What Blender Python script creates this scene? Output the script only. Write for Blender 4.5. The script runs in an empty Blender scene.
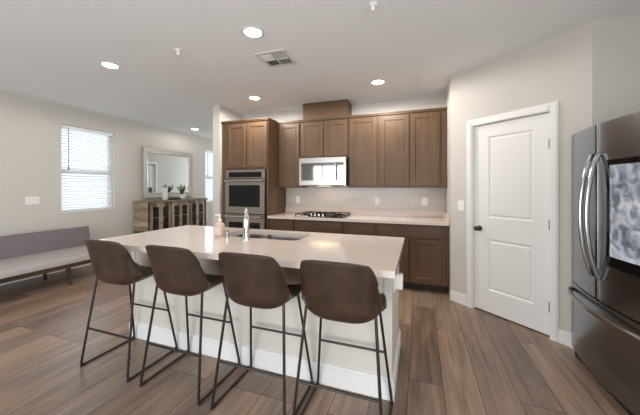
import bpy, bmesh, math, random
from mathutils import Vector, Matrix
random.seed(7)
S = bpy.context.scene
C = S.collection
R = math.radians
PI = math.pi

# ------------------------------------------------------------------ camera, world, light
cd = bpy.data.cameras.new('camera'); cam = bpy.data.objects.new('camera', cd); C.objects.link(cam)
cam.location = (0, 0, 1.36); cam.rotation_euler = (R(90), 0, R(19.5))
cd.sensor_width = 36; cd.lens = 36 * 280 / 640; cd.shift_y = -20.5 / 640; cd.clip_start = .02
S.camera = cam
S.view_settings.view_transform = 'Standard'; S.view_settings.look = 'None'
S.view_settings.exposure = 1.13; S.view_settings.gamma = 1.0; S.view_settings.use_curve_mapping = False
S.cycles.use_denoising = True
S.cycles.max_bounces = 10; S.cycles.diffuse_bounces = 6; S.cycles.glossy_bounces = 5; S.cycles.transparent_max_bounces = 12
S.cycles.sample_clamp_indirect = 6
S.cycles.caustics_reflective = False; S.cycles.caustics_refractive = False

W = bpy.data.worlds.new('sky'); S.world = W; W.use_nodes = True
bgn = W.node_tree.nodes['Background']
bgn.inputs['Color'].default_value = (.82, .92, 1.0, 1); bgn.inputs['Strength'].default_value = .62

def area(name, loc, rot, sx, sy, energy, col=(1, 1, 1), spread=180):
    l = bpy.data.lights.new(name, 'AREA'); l.shape = 'RECTANGLE'; l.size = sx; l.size_y = sy
    l.energy = energy; l.color = col; l.spread = R(spread)
    o = bpy.data.objects.new(name, l); C.objects.link(o); o.location = loc; o.rotation_euler = rot
    return o
# daylight through the glazed doors behind the camera and through the windows, plus added side and hall fills
area('daylight_rear', (-2.25, -3.12, 1.15), (R(90), 0, 0), 4.0, 2.25, 66, (.89, .955, 1.0))
area('fill_side', (1.93, -1.2, 1.35), (R(90), 0, R(90)), 1.8, 1.3, 50, (.88, .95, 1.0))  # added fill lamp at an unseen side window, lifts the ceiling
for nm, y, z, w, h, e in (('daylight_window', 3.29, 1.66, .84, 1.44, 2.3), ('daylight_hall_window', 6.52, 1.66, .84, 1.44, 2.6)):
    area(nm, (-5.72, y, z), (R(90), 0, R(-90)), w, h, e, (.80, .91, 1.0))
area('fill_hall', (-4.3, 8.9, 1.5), (R(90), 0, R(180)), 1.1, 1.8, 24, (.88, .95, 1.0))  # added fill lamp, brightens the hall that the mirror shows

# ------------------------------------------------------------------ materials
def lin(c):
    return tuple(((v / 255) / 12.92 if v / 255 <= .04045 else ((v / 255 + .055) / 1.055) ** 2.4) for v in c) + (1,)

def newmat(name):
    m = bpy.data.materials.new(name); m.use_nodes = True
    return m, m.node_tree.nodes, m.node_tree.links, m.node_tree.nodes['Principled BSDF']

def plain(name, rgb, rough=.5, metal=0, var=.04, scale=30, bump=0, spec=.5, coat=0, stretch=(1, 1, 1), ior=1.5):
    m, N, L, P = newmat(name)
    P.inputs['Roughness'].default_value = rough; P.inputs['Metallic'].default_value = metal
    P.inputs['Specular IOR Level'].default_value = spec
    P.inputs['Coat Weight'].default_value = coat; P.inputs['IOR'].default_value = ior
    tc = N.new('ShaderNodeTexCoord'); mp = N.new('ShaderNodeMapping'); mp.inputs['Scale'].default_value = stretch
    no = N.new('ShaderNodeTexNoise'); no.inputs['Scale'].default_value = scale; no.inputs['Detail'].default_value = 3
    L.new(tc.outputs['Object'], mp.inputs['Vector']); L.new(mp.outputs['Vector'], no.inputs['Vector'])
    mx = N.new('ShaderNodeMix'); mx.data_type = 'RGBA'
    c = lin(rgb)
    mx.inputs['A'].default_value = tuple(v * (1 - var) for v in c[:3]) + (1,)
    mx.inputs['B'].default_value = tuple(min(1, v * (1 + var)) for v in c[:3]) + (1,)
    L.new(no.outputs['Fac'], mx.inputs['Factor']); L.new(mx.outputs['Result'], P.inputs['Base Color'])
    if bump:
        b = N.new('ShaderNodeBump'); b.inputs['Strength'].default_value = bump; b.inputs['Distance'].default_value = .002
        L.new(no.outputs['Fac'], b.inputs['Height']); L.new(b.outputs['Normal'], P.inputs['Normal'])
    return m

def wood(name, dark, light, rough=.4, stretch=(14, 14, .9), coat=0):
    m, N, L, P = newmat(name)
    P.inputs['Roughness'].default_value = rough; P.inputs['Specular IOR Level'].default_value = .35
    tc = N.new('ShaderNodeTexCoord'); mp = N.new('ShaderNodeMapping'); mp.inputs['Scale'].default_value = stretch
    no = N.new('ShaderNodeTexNoise'); no.inputs['Scale'].default_value = 2.2; no.inputs['Detail'].default_value = 6; no.inputs['Distortion'].default_value = .6
    n2 = N.new('ShaderNodeTexNoise'); n2.inputs['Scale'].default_value = 2.0
    L.new(tc.outputs['Object'], mp.inputs['Vector']); L.new(mp.outputs['Vector'], no.inputs['Vector']); L.new(tc.outputs['Object'], n2.inputs['Vector'])
    ad = N.new('ShaderNodeMath'); ad.operation = 'MULTIPLY_ADD'; ad.inputs[1].default_value = .6
    L.new(no.outputs['Fac'], ad.inputs[0])
    ml = N.new('ShaderNodeMath'); ml.operation = 'MULTIPLY'; ml.inputs[1].default_value = .4
    L.new(n2.outputs['Fac'], ml.inputs[0]); L.new(ml.outputs[0], ad.inputs[2])
    rp = N.new('ShaderNodeValToRGB'); rp.color_ramp.elements[0].position = .32; rp.color_ramp.elements[1].position = .68
    rp.color_ramp.elements[0].color = lin(dark); rp.color_ramp.elements[1].color = lin(light)
    L.new(ad.outputs[0], rp.inputs['Fac']); L.new(rp.outputs['Color'], P.inputs['Base Color'])
    return m

def floor_mat():
    m, N, L, P = newmat('floor_planks')
    tc = N.new('ShaderNodeTexCoord'); mp = N.new('ShaderNodeMapping'); mp.inputs['Rotation'].default_value = (0, 0, R(90))
    mp.inputs['Location'].default_value = (.3, .07, 0)
    br = N.new('ShaderNodeTexBrick'); br.offset = .37; br.offset_frequency = 3
    br.inputs['Scale'].default_value = 1; br.inputs['Brick Width'].default_value = 1.3; br.inputs['Row Height'].default_value = .225
    br.inputs['Mortar Size'].default_value = .0022; br.inputs['Mortar Smooth'].default_value = .1; br.inputs['Bias'].default_value = 0
    br.inputs['Color1'].default_value = (0, 0, 0, 1); br.inputs['Color2'].default_value = (1, 1, 1, 1); br.inputs['Mortar'].default_value = (.5, .5, .5, 1)
    L.new(tc.outputs['Object'], mp.inputs['Vector']); L.new(mp.outputs['Vector'], br.inputs['Vector'])
    # grain
    m2 = N.new('ShaderNodeMapping'); m2.inputs['Scale'].default_value = (16, 1.1, 1)
    L.new(tc.outputs['Object'], m2.inputs['Vector'])
    cx = N.new('ShaderNodeVectorMath'); cx.operation = 'MULTIPLY_ADD'; cx.inputs[1].default_value = (37, 91, 13)
    L.new(br.outputs['Color'], cx.inputs[0]); L.new(m2.outputs['Vector'], cx.inputs[2])
    no = N.new('ShaderNodeTexNoise'); no.inputs['Scale'].default_value = 1.3; no.inputs['Detail'].default_value = 7; no.inputs['Distortion'].default_value = .8
    L.new(cx.outputs[0], no.inputs['Vector'])
    m3 = N.new('ShaderNodeMapping'); m3.inputs['Scale'].default_value = (5, 1.6, 1)
    L.new(tc.outputs['Object'], m3.inputs['Vector'])
    c3 = N.new('ShaderNodeVectorMath'); c3.operation = 'MULTIPLY_ADD'; c3.inputs[1].default_value = (11, 53, 7)
    L.new(br.outputs['Color'], c3.inputs[0]); L.new(m3.outputs['Vector'], c3.inputs[2])
    n3 = N.new('ShaderNodeTexNoise'); n3.inputs['Scale'].default_value = 1.0; n3.inputs['Detail'].default_value = 3
    L.new(c3.outputs[0], n3.inputs['Vector'])
    base = N.new('ShaderNodeValToRGB')
    e = base.color_ramp.elements; e[0].position = 0; e[0].color = lin((132, 110, 95)); e[1].position = 1; e[1].color = lin((168, 141, 121))
    k = e.new(.5); k.color = lin((149, 127, 111))
    L.new(br.outputs['Color'], base.inputs['Fac'])
    r2 = N.new('ShaderNodeValToRGB'); e = r2.color_ramp.elements
    e[0].position = .30; e[0].color = (.52, .52, .53, 1); e[1].position = .68; e[1].color = (1.16, 1.15, 1.14, 1)
    L.new(no.outputs['Fac'], r2.inputs['Fac'])
    r3 = N.new('ShaderNodeValToRGB'); e = r3.color_ramp.elements
    e[0].position = .35; e[0].color = (.80, .83, .86, 1); e[1].position = .65; e[1].color = (1.12, 1.06, 1.0, 1)
    L.new(n3.outputs['Fac'], r3.inputs['Fac'])
    x1 = N.new('ShaderNodeMix'); x1.data_type = 'RGBA'; x1.blend_type = 'MULTIPLY'; x1.inputs['Factor'].default_value = .85
    L.new(base.outputs['Color'], x1.inputs['A']); L.new(r2.outputs['Color'], x1.inputs['B'])
    x2 = N.new('ShaderNodeMix'); x2.data_type = 'RGBA'; x2.blend_type = 'MULTIPLY'; x2.inputs['Factor'].default_value = 1
    L.new(x1.outputs['Result'], x2.inputs['A']); L.new(r3.outputs['Color'], x2.inputs['B'])
    x3 = N.new('ShaderNodeMix'); x3.data_type = 'RGBA'; x3.inputs['B'].default_value = lin((62, 50, 44))
    L.new(br.outputs['Fac'], x3.inputs['Factor']); L.new(x2.outputs['Result'], x3.inputs['A'])
    L.new(x3.outputs['Result'], P.inputs['Base Color'])
    P.inputs['Roughness'].default_value = .34
    bp = N.new('ShaderNodeBump'); bp.inputs['Strength'].default_value = .25; bp.inputs['Distance'].default_value = .002; bp.invert = True
    L.new(br.outputs['Fac'], bp.inputs['Height']); L.new(bp.outputs['Normal'], P.inputs['Normal'])
    return m

def tile_mat():
    m, N, L, P = newmat('backsplash_tile')
    tc = N.new('ShaderNodeTexCoord'); mp = N.new('ShaderNodeMapping'); mp.inputs['Rotation'].default_value = (R(90), 0, 0)
    br = N.new('ShaderNodeTexBrick'); br.inputs['Scale'].default_value = 1; br.inputs['Brick Width'].default_value = .30; br.inputs['Row Height'].default_value = .10
    br.inputs['Mortar Size'].default_value = .0018; br.inputs['Mortar Smooth'].default_value = .2
    br.inputs['Color1'].default_value = lin((196, 187, 178)); br.inputs['Color2'].default_value = lin((206, 198, 190)); br.inputs['Mortar'].default_value = lin((184, 176, 168))
    L.new(tc.outputs['Object'], mp.inputs['Vector']); L.new(mp.outputs['Vector'], br.inputs['Vector'])
    L.new(br.outputs['Color'], P.inputs['Base Color']); P.inputs['Roughness'].default_value = .25
    return m

def reclaimed_mat(name, hor):
    m, N, L, P = newmat(name)
    tc = N.new('ShaderNodeTexCoord'); sp = N.new('ShaderNodeSeparateXYZ'); L.new(tc.outputs['Object'], sp.inputs[0])
    d = N.new('ShaderNodeMath'); d.operation = 'MULTIPLY'; d.inputs[1].default_value = 10.5
    L.new(sp.outputs['Z' if hor else 'X'], d.inputs[0])
    fl = N.new('ShaderNodeMath'); fl.operation = 'FLOOR'; L.new(d.outputs[0], fl.inputs[0])
    wn = N.new('ShaderNodeTexWhiteNoise'); wn.noise_dimensions = '1D'; L.new(fl.outputs[0], wn.inputs['W'])
    mp = N.new('ShaderNodeMapping'); mp.inputs['Scale'].default_value = (3, 3, 26) if hor else (26, 26, 3)
    L.new(tc.outputs['Object'], mp.inputs['Vector'])
    no = N.new('ShaderNodeTexNoise'); no.inputs['Scale'].default_value = 1.6; no.inputs['Detail'].default_value = 6
    L.new(mp.outputs['Vector'], no.inputs['Vector'])
    a = N.new('ShaderNodeMath'); a.operation = 'MULTIPLY_ADD'; a.inputs[1].default_value = .45
    L.new(wn.outputs['Value'], a.inputs[0])
    b = N.new('ShaderNodeMath'); b.operation = 'MULTIPLY'; b.inputs[1].default_value = .6
    L.new(no.outputs['Fac'], b.inputs[0]); L.new(b.outputs[0], a.inputs[2])
    rp = N.new('ShaderNodeValToRGB'); e = rp.color_ramp.elements
    e[0].position = .28; e[0].color = lin((70, 54, 41)); e[1].position = .74; e[1].color = lin((186, 168, 144))
    k = e.new(.5); k.color = lin((134, 114, 92))
    L.new(a.outputs[0], rp.inputs['Fac']); L.new(rp.outputs['Color'], P.inputs['Base Color'])
    P.inputs['Roughness'].default_value = .7
    return m

def glass_mat(name, tint=(1, 1, 1, 1), refl=.12):
    m, N, L, P = newmat(name); N.remove(P)
    out = N['Material Output']; t = N.new('ShaderNodeBsdfTransparent'); t.inputs['Color'].default_value = tint
    g = N.new('ShaderNodeBsdfGlossy'); g.inputs['Roughness'].default_value = .02
    f = N.new('ShaderNodeLayerWeight'); f.inputs['Blend'].default_value = refl
    x = N.new('ShaderNodeMixShader'); L.new(f.outputs['Fresnel'], x.inputs[0]); L.new(t.outputs[0], x.inputs[1]); L.new(g.outputs[0], x.inputs[2])
    L.new(x.outputs[0], out.inputs['Surface'])
    return m

def emit_mat(name, col, st):
    m, N, L, P = newmat(name)
    P.inputs['Base Color'].default_value = (.8, .8, .8, 1)
    P.inputs['Emission Color'].default_value = col + (1,); P.inputs['Emission Strength'].default_value = st
    return m

def screen_mat():
    m, N, L, P = newmat('screen_picture')
    tc = N.new('ShaderNodeTexCoord')
    no = N.new('ShaderNodeTexNoise'); no.inputs['Scale'].default_value = 13; no.inputs['Detail'].default_value = 9; no.inputs['Distortion'].default_value = .8
    L.new(tc.outputs['Object'], no.inputs['Vector'])
    rp = N.new('ShaderNodeValToRGB'); e = rp.color_ramp.elements
    e[0].position = .35; e[0].color = lin((84, 88, 97)); e[1].position = .68; e[1].color = lin((186, 188, 194))
    k = e.new(.5); k.color = lin((134, 138, 147))
    L.new(no.outputs['Fac'], rp.inputs['Fac'])
    L.new(rp.outputs['Color'], P.inputs['Emission Color']); P.inputs['Emission Strength'].default_value = .5
    P.inputs['Base Color'].default_value = (.01, .01, .01, 1); P.inputs['Roughness'].default_value = .12
    return m

def quartz_mat():
    m, N, L, P = newmat('quartz')
    tc = N.new('ShaderNodeTexCoord')
    no = N.new('ShaderNodeTexNoise'); no.inputs['Scale'].default_value = 60; no.inputs['Detail'].default_value = 4
    L.new(tc.outputs['Object'], no.inputs['Vector'])
    mx = N.new('ShaderNodeMix'); mx.data_type = 'RGBA'
    mx.inputs['A'].default_value = lin((214, 198, 187)); mx.inputs['B'].default_value = lin((226, 212, 202))
    L.new(no.outputs['Fac'], mx.inputs['Factor']); L.new(mx.outputs['Result'], P.inputs['Base Color'])
    P.inputs['Roughness'].default_value = .11; P.inputs['Specular IOR Level'].default_value = .5
    return m

def leather_mat():
    m, N, L, P = newmat('brown_leather')
    tc = N.new('ShaderNodeTexCoord')
    no = N.new('ShaderNodeTexNoise'); no.inputs['Scale'].default_value = 9; no.inputs['Detail'].default_value = 5
    L.new(tc.outputs['Object'], no.inputs['Vector'])
    rp = N.new('ShaderNodeValToRGB'); e = rp.color_ramp.elements
    e[0].position = .3; e[0].color = lin((44, 32, 25)); e[1].position = .72; e[1].color = lin((70, 51, 39))
    L.new(no.outputs['Fac'], rp.inputs['Fac']); L.new(rp.outputs['Color'], P.inputs['Base Color'])
    v = N.new('ShaderNodeTexVoronoi'); v.inputs['Scale'].default_value = 240; L.new(tc.outputs['Object'], v.inputs['Vector'])
    b = N.new('ShaderNodeBump'); b.inputs['Strength'].default_value = .12; b.inputs['Distance'].default_value = .001
    L.new(v.outputs['Distance'], b.inputs['Height']); L.new(b.outputs['Normal'], P.inputs['Normal'])
    P.inputs['Roughness'].default_value = .36; P.inputs['Specular IOR Level'].default_value = .5
    return m

MAT = dict(
    wall=plain('wall_paint', (202, 197, 190), .85, var=.015, scale=60, bump=.08),
    ceil=plain('ceiling_paint', (239, 242, 244), .9, var=.01, scale=60, bump=.1),
    white=plain('white_trim_paint', (232, 230, 228), .38, var=.01),
    islandwhite=plain('island_white_paint', (214, 206, 198), .5, var=.01),
    floor=floor_mat(), tile=tile_mat(), quartz=quartz_mat(), leather=leather_mat(),
    cab=wood('stained_maple', (82, 61, 43), (107, 81, 59), .42),
    cabh=wood('stained_maple_across', (82, 61, 43), (107, 81, 59), .42, (.9, 14, 14)),
    dark=plain('toe_kick_dark_brown', (48, 36, 28), .7),  # dark brown of the toe kicks below the cabinets
    sinksteel=plain('satin_sink_steel', (158, 154, 150), .26, 1, .04, 3, stretch=(60, 1, 1)),
    steel=plain('stainless_steel', (176, 170, 164), .24, 1, .05, 3, stretch=(60, 60, 1)),
    steelh=plain('brushed_steel', (182, 176, 170), .27, 1, .05, 3, stretch=(1, 1, 60)),
    fridge=plain('dark_stainless_steel', (134, 138, 142), .23, 1, .03, 3, stretch=(1, 1, 40)),
    chrome=plain('chrome', (225, 225, 226), .08, 1, .01),
    polished=plain('polished_steel', (205, 202, 200), .12, 1, .01),
    black=plain('black_glass', (14, 14, 15), .07, 0, .02, spec=.3), mirrorglass=plain('dark_mirror_glass', (20, 20, 21), .05, 0, .02, spec=1.0, ior=2.6), ovensteel=plain('brushed_oven_steel', (160, 152, 145), .3, 1, .05, 3, stretch=(1, 1, 60)), handle=plain('satin_handle_steel', (150, 147, 144), .18, 1, .02),
    blackmetal=plain('black_iron', (26, 25, 25), .6, 0, spec=.3),
    legmetal=plain('bronze_metal', (56, 49, 45), .38, .6, .04),
    rubber=plain('black_rubber', (26, 25, 25), .7),
    fabric=plain('grey_fabric', (176, 170, 168), .95, var=.08, scale=250, bump=.2),
    fabricd=plain('dark_grey_fabric', (118, 110, 112), .95, var=.08, scale=250, bump=.2),
    walnut=wood('walnut', (50, 38, 30), (76, 58, 46), .5, (1, 14, 14)),
    recl=reclaimed_mat('reclaimed_boards', True), reclv=reclaimed_mat('reclaimed_boards_upright', False),
    glass=glass_mat('window_glass'), cabglass=glass_mat('cabinet_glass', (.72, .74, .76, 1), .2),
    mirror=plain('mirror_silver', (235, 237, 238), .015, 1, .0),
    champagne=plain('champagne_frame', (186, 180, 171), .35, .5, .05),
    blind=plain('white_blind', (236, 238, 240), .5, var=.01),
    lens=emit_mat('lamp_lens', (1.0, .93, .84), 9),
    screen=screen_mat(),
    leaf=plain('leaf_green', (84, 112, 74), .5, var=.25, scale=12),
    soil=plain('soil', (52, 40, 32), .9), ceramic=plain('white_ceramic', (235, 233, 230), .3, var=.01),
    tray=plain('brown_tray_wood', (74, 54, 42), .5), soap=plain('amber_soap_plastic', (206, 178, 162), .2, var=.03),
    soaplabel=plain('cream_paper', (222, 204, 192), .6), plate=plain('white_plastic', (238, 236, 232), .4, var=.01),
    vent=plain('white_metal', (214, 212, 208), .5, var=.01), ventdark=plain('duct_shade', (70, 68, 66), .8),
    grey=plain('grey_plastic', (120, 118, 116), .5), nickel=plain('dark_nickel', (78, 72, 68), .3, 1, .03),
    ground=plain('exterior_ground', (196, 190, 182), .9), render=plain('exterior_stucco', (205, 200, 192), .9),
)

# ------------------------------------------------------------------ mesh helpers
def box(bm, x0, x1, y0, y1, z0, z1, bev=0, seg=1):
    t = bmesh.new()
    vs = [t.verts.new((x, y, z)) for z in (z0, z1) for y in (y0, y1) for x in (x0, x1)]
    for f in ((0, 2, 3, 1), (4, 5, 7, 6), (0, 1, 5, 4), (2, 6, 7, 3), (0, 4, 6, 2), (1, 3, 7, 5)):
        t.faces.new([vs[i] for i in f])
    if bev:
        bmesh.ops.bevel(t, geom=list(t.edges), offset=bev, segments=seg, affect='EDGES', profile=.5)
    merge(bm, t)

def merge(bm, t, M=None):
    if M is not None: t.transform(M)
    mp = {v: bm.verts.new(v.co) for v in t.verts}
    for f in t.faces:
        try: bm.faces.new([mp[v] for v in f.verts])
        except ValueError: pass
    t.free()

def ring_skin(bm, rings, closed=False, cap=True):
    rv = [[bm.verts.new(p) for p in r] for r in rings]
    n = len(rv[0])
    m = len(rv)
    for i in range(m if closed else m - 1):
        a, b = rv[i], rv[(i + 1) % m]
        for j in range(n):
            bm.faces.new((a[j], a[(j + 1) % n], b[(j + 1) % n], b[j]))
    if cap and not closed:
        bm.faces.new(list(reversed(rv[0]))); bm.faces.new(rv[-1])

def lathe(bm, cx, cy, prof, n=24):
    ring_skin(bm, [[(cx + r * math.cos(2 * PI * j / n), cy + r * math.sin(2 * PI * j / n), z) for j in range(n)] for r, z in prof])

def fillet(pts, r, n=5):
    pts = [Vector(p) for p in pts]; out = [pts[0]]
    for i in range(1, len(pts) - 1):
        a, b, c = pts[i - 1], pts[i], pts[i + 1]
        d1 = (a - b); d2 = (c - b); q = min(r, d1.length * .45, d2.length * .45)
        p0 = b + d1.normalized() * q; p2 = b + d2.normalized() * q
        for k in range(n + 1):
            t = k / n; out.append(p0 * (1 - t) ** 2 + b * 2 * t * (1 - t) + p2 * t ** 2)
    out.append(pts[-1]); return out

def tube(bm, pts, r, n=10, flat=1.0):
    pts = [Vector(p) for p in pts]
    tan = []
    for i in range(len(pts)):
        a = pts[max(0, i - 1)]; b = pts[min(len(pts) - 1, i + 1)]; tan.append((b - a).normalized())
    up = Vector((0, 0, 1)) if abs(tan[0].z) < .9 else Vector((1, 0, 0))
    nrm = (up - tan[0] * up.dot(tan[0])).normalized()
    rings = []
    for i, p in enumerate(pts):
        if i:
            nrm = (nrm - tan[i] * nrm.dot(tan[i])).normalized()
        bi = tan[i].cross(nrm)
        rr = r[i] if isinstance(r, (list, tuple)) else r
        rings.append([p + nrm * (rr * math.cos(2 * PI * j / n)) + bi * (rr * flat * math.sin(2 * PI * j / n)) for j in range(n)])
    ring_skin(bm, rings)

def prism(bm, poly, z0, z1):
    ring_skin(bm, [[(x, y, z0) for x, y in poly], [(x, y, z1) for x, y in poly]])

def B(*boxes, bev=0, seg=1):
    bm = bmesh.new()
    for b in boxes: box(bm, *b, bev=bev, seg=seg)
    return bm

INV = {}
def obj(name, bm, mat, parent=None, smooth=True, world=False):
    if world and parent is not None: bm.transform(INV[parent.name])
    bmesh.ops.recalc_face_normals(bm, faces=list(bm.faces))
    me = bpy.data.meshes.new(name); bm.to_mesh(me); bm.free()
    me.materials.append(MAT[mat] if isinstance(mat, str) else mat)
    if smooth:
        for p in me.polygons: p.use_smooth = True
        me.set_sharp_from_angle(angle=R(26))
    o = bpy.data.objects.new(name, me); C.objects.link(o)
    if parent is not None: o.parent = parent
    return o

def thing(name, label, cat, loc=(0, 0, 0), rz=0, group=None):
    o = bpy.data.objects.new(name, None); C.objects.link(o); o.empty_display_size = .1
    o.location = loc; o.rotation_euler = (0, 0, rz); o['label'] = label; o['category'] = cat
    if group: o['group'] = group
    INV[o.name] = (Matrix.Translation(loc) @ Matrix.Rotation(rz, 4, 'Z')).inverted()
    return o

def tag(o, label, cat, group=None):
    o['label'] = label; o['category'] = cat
    if group: o['group'] = group
    return o

def struct(name, bm, mat, parent=None, loc=None, rz=0):
    o = obj(name, bm, mat, parent)
    if loc is not None: o.location = loc; o.rotation_euler = (0, 0, rz)
    if parent is None: o['kind'] = 'structure'
    return o

def centre(o):                      # put a mesh thing's origin at its base centre
    me = o.data; xs = [v.co for v in me.vertices]
    c = Vector(((min(v.x for v in xs) + max(v.x for v in xs)) / 2, (min(v.y for v in xs) + max(v.y for v in xs)) / 2, min(v.z for v in xs)))
    me.transform(Matrix.Translation(-c)); o.location = c
    return o

def copy_tree(o, parent=None):
    c = o.copy(); C.objects.link(c)
    if parent is not None: c.parent = parent
    for ch in list(o.children): copy_tree(ch, c)
    return c

# ------------------------------------------------------------------ setting
H = 2.70
XL, XR, YB, YF = -5.45, 2.05, -3.0, 9.0
YK = 4.45                             # kitchen back wall
struct('floor', B((XL - .2, XR + .2, YB - .2, YF + .2, -.1, 0)), 'floor')
struct('ceiling', B((XL - .2, XR + .2, YB - .2, YF + .2, H, H + .12)), 'ceil')
# left wall with two window openings
W1 = (2.87, 3.71, .94, 2.38); W2 = (6.10, 6.94, .94, 2.38)
bm = bmesh.new(); x0, x1 = XL - .16, XL
ys = [YB - .2, W1[0], W1[1], W2[0], W2[1], YF + .2]
for i in (0, 2, 4): box(bm, x0, x1, ys[i], ys[i + 1], 0, H)
for w in (W1, W2):
    box(bm, x0, x1, w[0], w[1], 0, w[2]); box(bm, x0, x1, w[0], w[1], w[3], H)
struct('wall_left', bm, 'wall')
struct('wall_back', B((XL, -4.9, YF, YF + .16, 0, H), (-3.7, -3.1, YF, YF + .16, 0, H), (-4.9, -3.7, YF, YF + .16, 2.3, H)), 'wall')
struct('wall_kitchen', B((-3.09, .36, YK, YK + .12, 0, H)), 'wall')
struct('wall_stub', B((-3.23, -3.09, 3.79, YK + .12, 0, H)), 'wall')
struct('wall_hall', B((-3.23, -3.09, YK + .12, 5.55, 0, H), (-3.23, -3.09, 6.40, YF, 0, H), (-3.23, -3.09, 5.55, 6.40, 2.04, H)), 'wall')
# pantry wall: local x along the wall, local -y towards the room
PW = (.36, 3.72, 0); PA = math.atan2(-.85, .96); PL = 1.2822
struct('wall_pantry', B((0, .272, 0, .12, 0, H), (1.002, PL, 0, .12, 0, H), (.272, 1.002, 0, .12, 2.045, H)), 'wall', None, PW, PA)
struct('wall_pantry_side', B((.36, .48, 3.72, YK + .12, 0, H)), 'wall')
struct('wall_fridge', B((1.32, XR + .2, 2.87, 2.99, 0, H)), 'wall')
struct('wall_pantry_inside', B((.48, XR, 4.45, 4.57, 0, H)), 'wall')
struct('wall_right', B((XR, XR + .16, YB - .2, -2.1, 0, H), (XR, XR + .16, -.3, YF, 0, H), (XR, XR + .16, -2.1, -.3, 0, .7), (XR, XR + .16, -2.1, -.3, 2.0, H)), 'wall')
struct('wall_rear', B((XL, -4.27, YB - .16, YB, 0, H), (-.23, XR, YB - .16, YB, 0, H), (-4.27, -.23, YB - .16, YB, 2.30, H)), 'wall')
# baseboards
def bb(name, x0, x1, y0, y1): return struct(name, B((x0, x1, y0, y1, 0, .105), (x0 + .002, x1 - .002, y0 + .002, y1 - .002, .105, .115)), 'white')
bb('baseboard_left', XL, XL + .014, YB, YF)
bb('baseboard_stub', -3.23, -3.09, 3.776, 3.79)
bb('baseboard_hall', -3.244, -3.23, 3.776, 5.48)
def bbl(name, a, b): return struct(name, B((a, b, -.014, 0, 0, .105), (a, b, -.011, 0, .105, .115)), 'white', None, PW, PA)
bbl('baseboard_pantry_left', .0, .208); bbl('baseboard_pantry_right', 1.066, PL)
bb('baseboard_rear_left', XL, -4.27, YB, YB + .014)

# windows of the left wall
def window(name, w, wand):
    y0, y1, z0, z1 = w; X = XL - .13
    bm = bmesh.new(); fw = .045
    box(bm, X - .03, X + .03, y0, y0 + fw, z0, z1); box(bm, X - .03, X + .03, y1 - fw, y1, z0, z1)
    box(bm, X - .03, X + .03, y0 + fw, y1 - fw, z0, z0 + fw); box(bm, X - .03, X + .03, y0 + fw, y1 - fw, z1 - fw, z1)
    zm = (z0 + z1) / 2 - .03
    box(bm, X - .03, X + .035, y0 + fw, y1 - fw, zm - .03, zm + .03)
    r = struct(name, bm, 'white')
    obj('window_pane', B((X - .004, X + .004, y0 + fw, y1 - fw, z0 + fw, zm - .03), (X - .004, X + .004, y0 + fw, y1 - fw, zm + .03, z1 - fw)), 'glass', r)
    obj('window_sill', B((XL - .10, XL + .012, y0 + .001, y1 - .001, z0 - .001, z0 + .018), bev=.003), 'white', r)
    return r
window('window_1', W1, True); window('window_2', W2, False)

def blind(w, label):
    y0, y1, z0, z1 = w
    X = XL - .045
    t = thing('window_blind', label, 'window blind', (X, (y0 + y1) / 2, z0 + .02), 0, 'white horizontal window blinds')
    a, b = y0 + .012, y1 - .012
    obj('head_rail', B((X - .03, X + .03, a, b, z1 - .06, z1 - .005), bev=.004), 'blind', t, world=True)
    bm = bmesh.new(); n = 30; top = z1 - .085; bot = z0 + .075
    for i in range(n):
        z = top + (bot - top) * i / (n - 1); q = R(24); d = .0245
        s = bmesh.new()
        box(s, -d, d, a + .004, b - .004, -.0012, .0012)
        merge(bm, s, Matrix.Translation((X, 0, z)) @ Matrix.Rotation(q, 4, 'Y'))
    obj('slats', bm, 'blind', t, world=True)
    obj('bottom_rail', B((X - .025, X + .025, a, b, z0 + .03, z0 + .05), bev=.003), 'blind', t, world=True)
    bm = bmesh.new()
    for yy in (a + .16, b - .16):
        tube(bm, [(X + .026, yy, z1 - .06), (X + .026, yy, z0 + .04)], .0015, 5)
    obj('ladder_cord', bm, 'blind', t, world=True)
    bm = bmesh.new(); tube(bm, [(X + .036, a + .09, z1 - .05), (X + .038, a + .092, z1 - .70)], .005, 6)
    box(bm, X + .03, X + .046, a + .084, a + .1, z1 - .74, z1 - .69)
    obj('tilt_wand', bm, 'grey', t, world=True)
    return t
blind(W1, 'white slatted blind in the window above the grey bench')
blind(W2, 'white slatted blind in the far window beyond the sideboard mirror')

# glazed doors behind the camera and a side window added for more daylight (seen only in reflections)
def glazed(name, bm_f, bm_g):
    r = struct(name, bm_f, 'white'); obj('window_pane', bm_g, 'glass', r)
glazed('window_3', B((-4.27, -4.20, -3.1, -3.04, 0, 2.30), (-.30, -.23, -3.1, -3.04, 0, 2.30), (-4.20, -.30, -3.1, -3.04, 2.23, 2.30), (-4.20, -.30, -3.1, -3.04, 0, .06), (-3.86, -3.78, -3.1, -3.04, .06, 2.23), (-2.06, -1.98, -3.1, -3.04, .06, 2.23)),
       B((-4.20, -3.86, -3.074, -3.066, .06, 2.23), (-3.78, -2.06, -3.074, -3.066, .06, 2.23), (-1.98, -.30, -3.074, -3.066, .06, 2.23)))
glazed('window_4', B((XR + .05, XR + .11, -2.1, -2.04, .7, 2.0), (XR + .05, XR + .11, -.36, -.3, .7, 2.0), (XR + .05, XR + .11, -2.04, -.36, 1.94, 2.0), (XR + .05, XR + .11, -2.04, -.36, .7, .76)),
       B((XR + .076, XR + .084, -2.04, -.36, .76, 1.94)))
# ground and a neighbour's wall outside
struct('ground_outside', B((-14, XL - .17, -6, 14, -.12, -.06)), 'ground')

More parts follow.
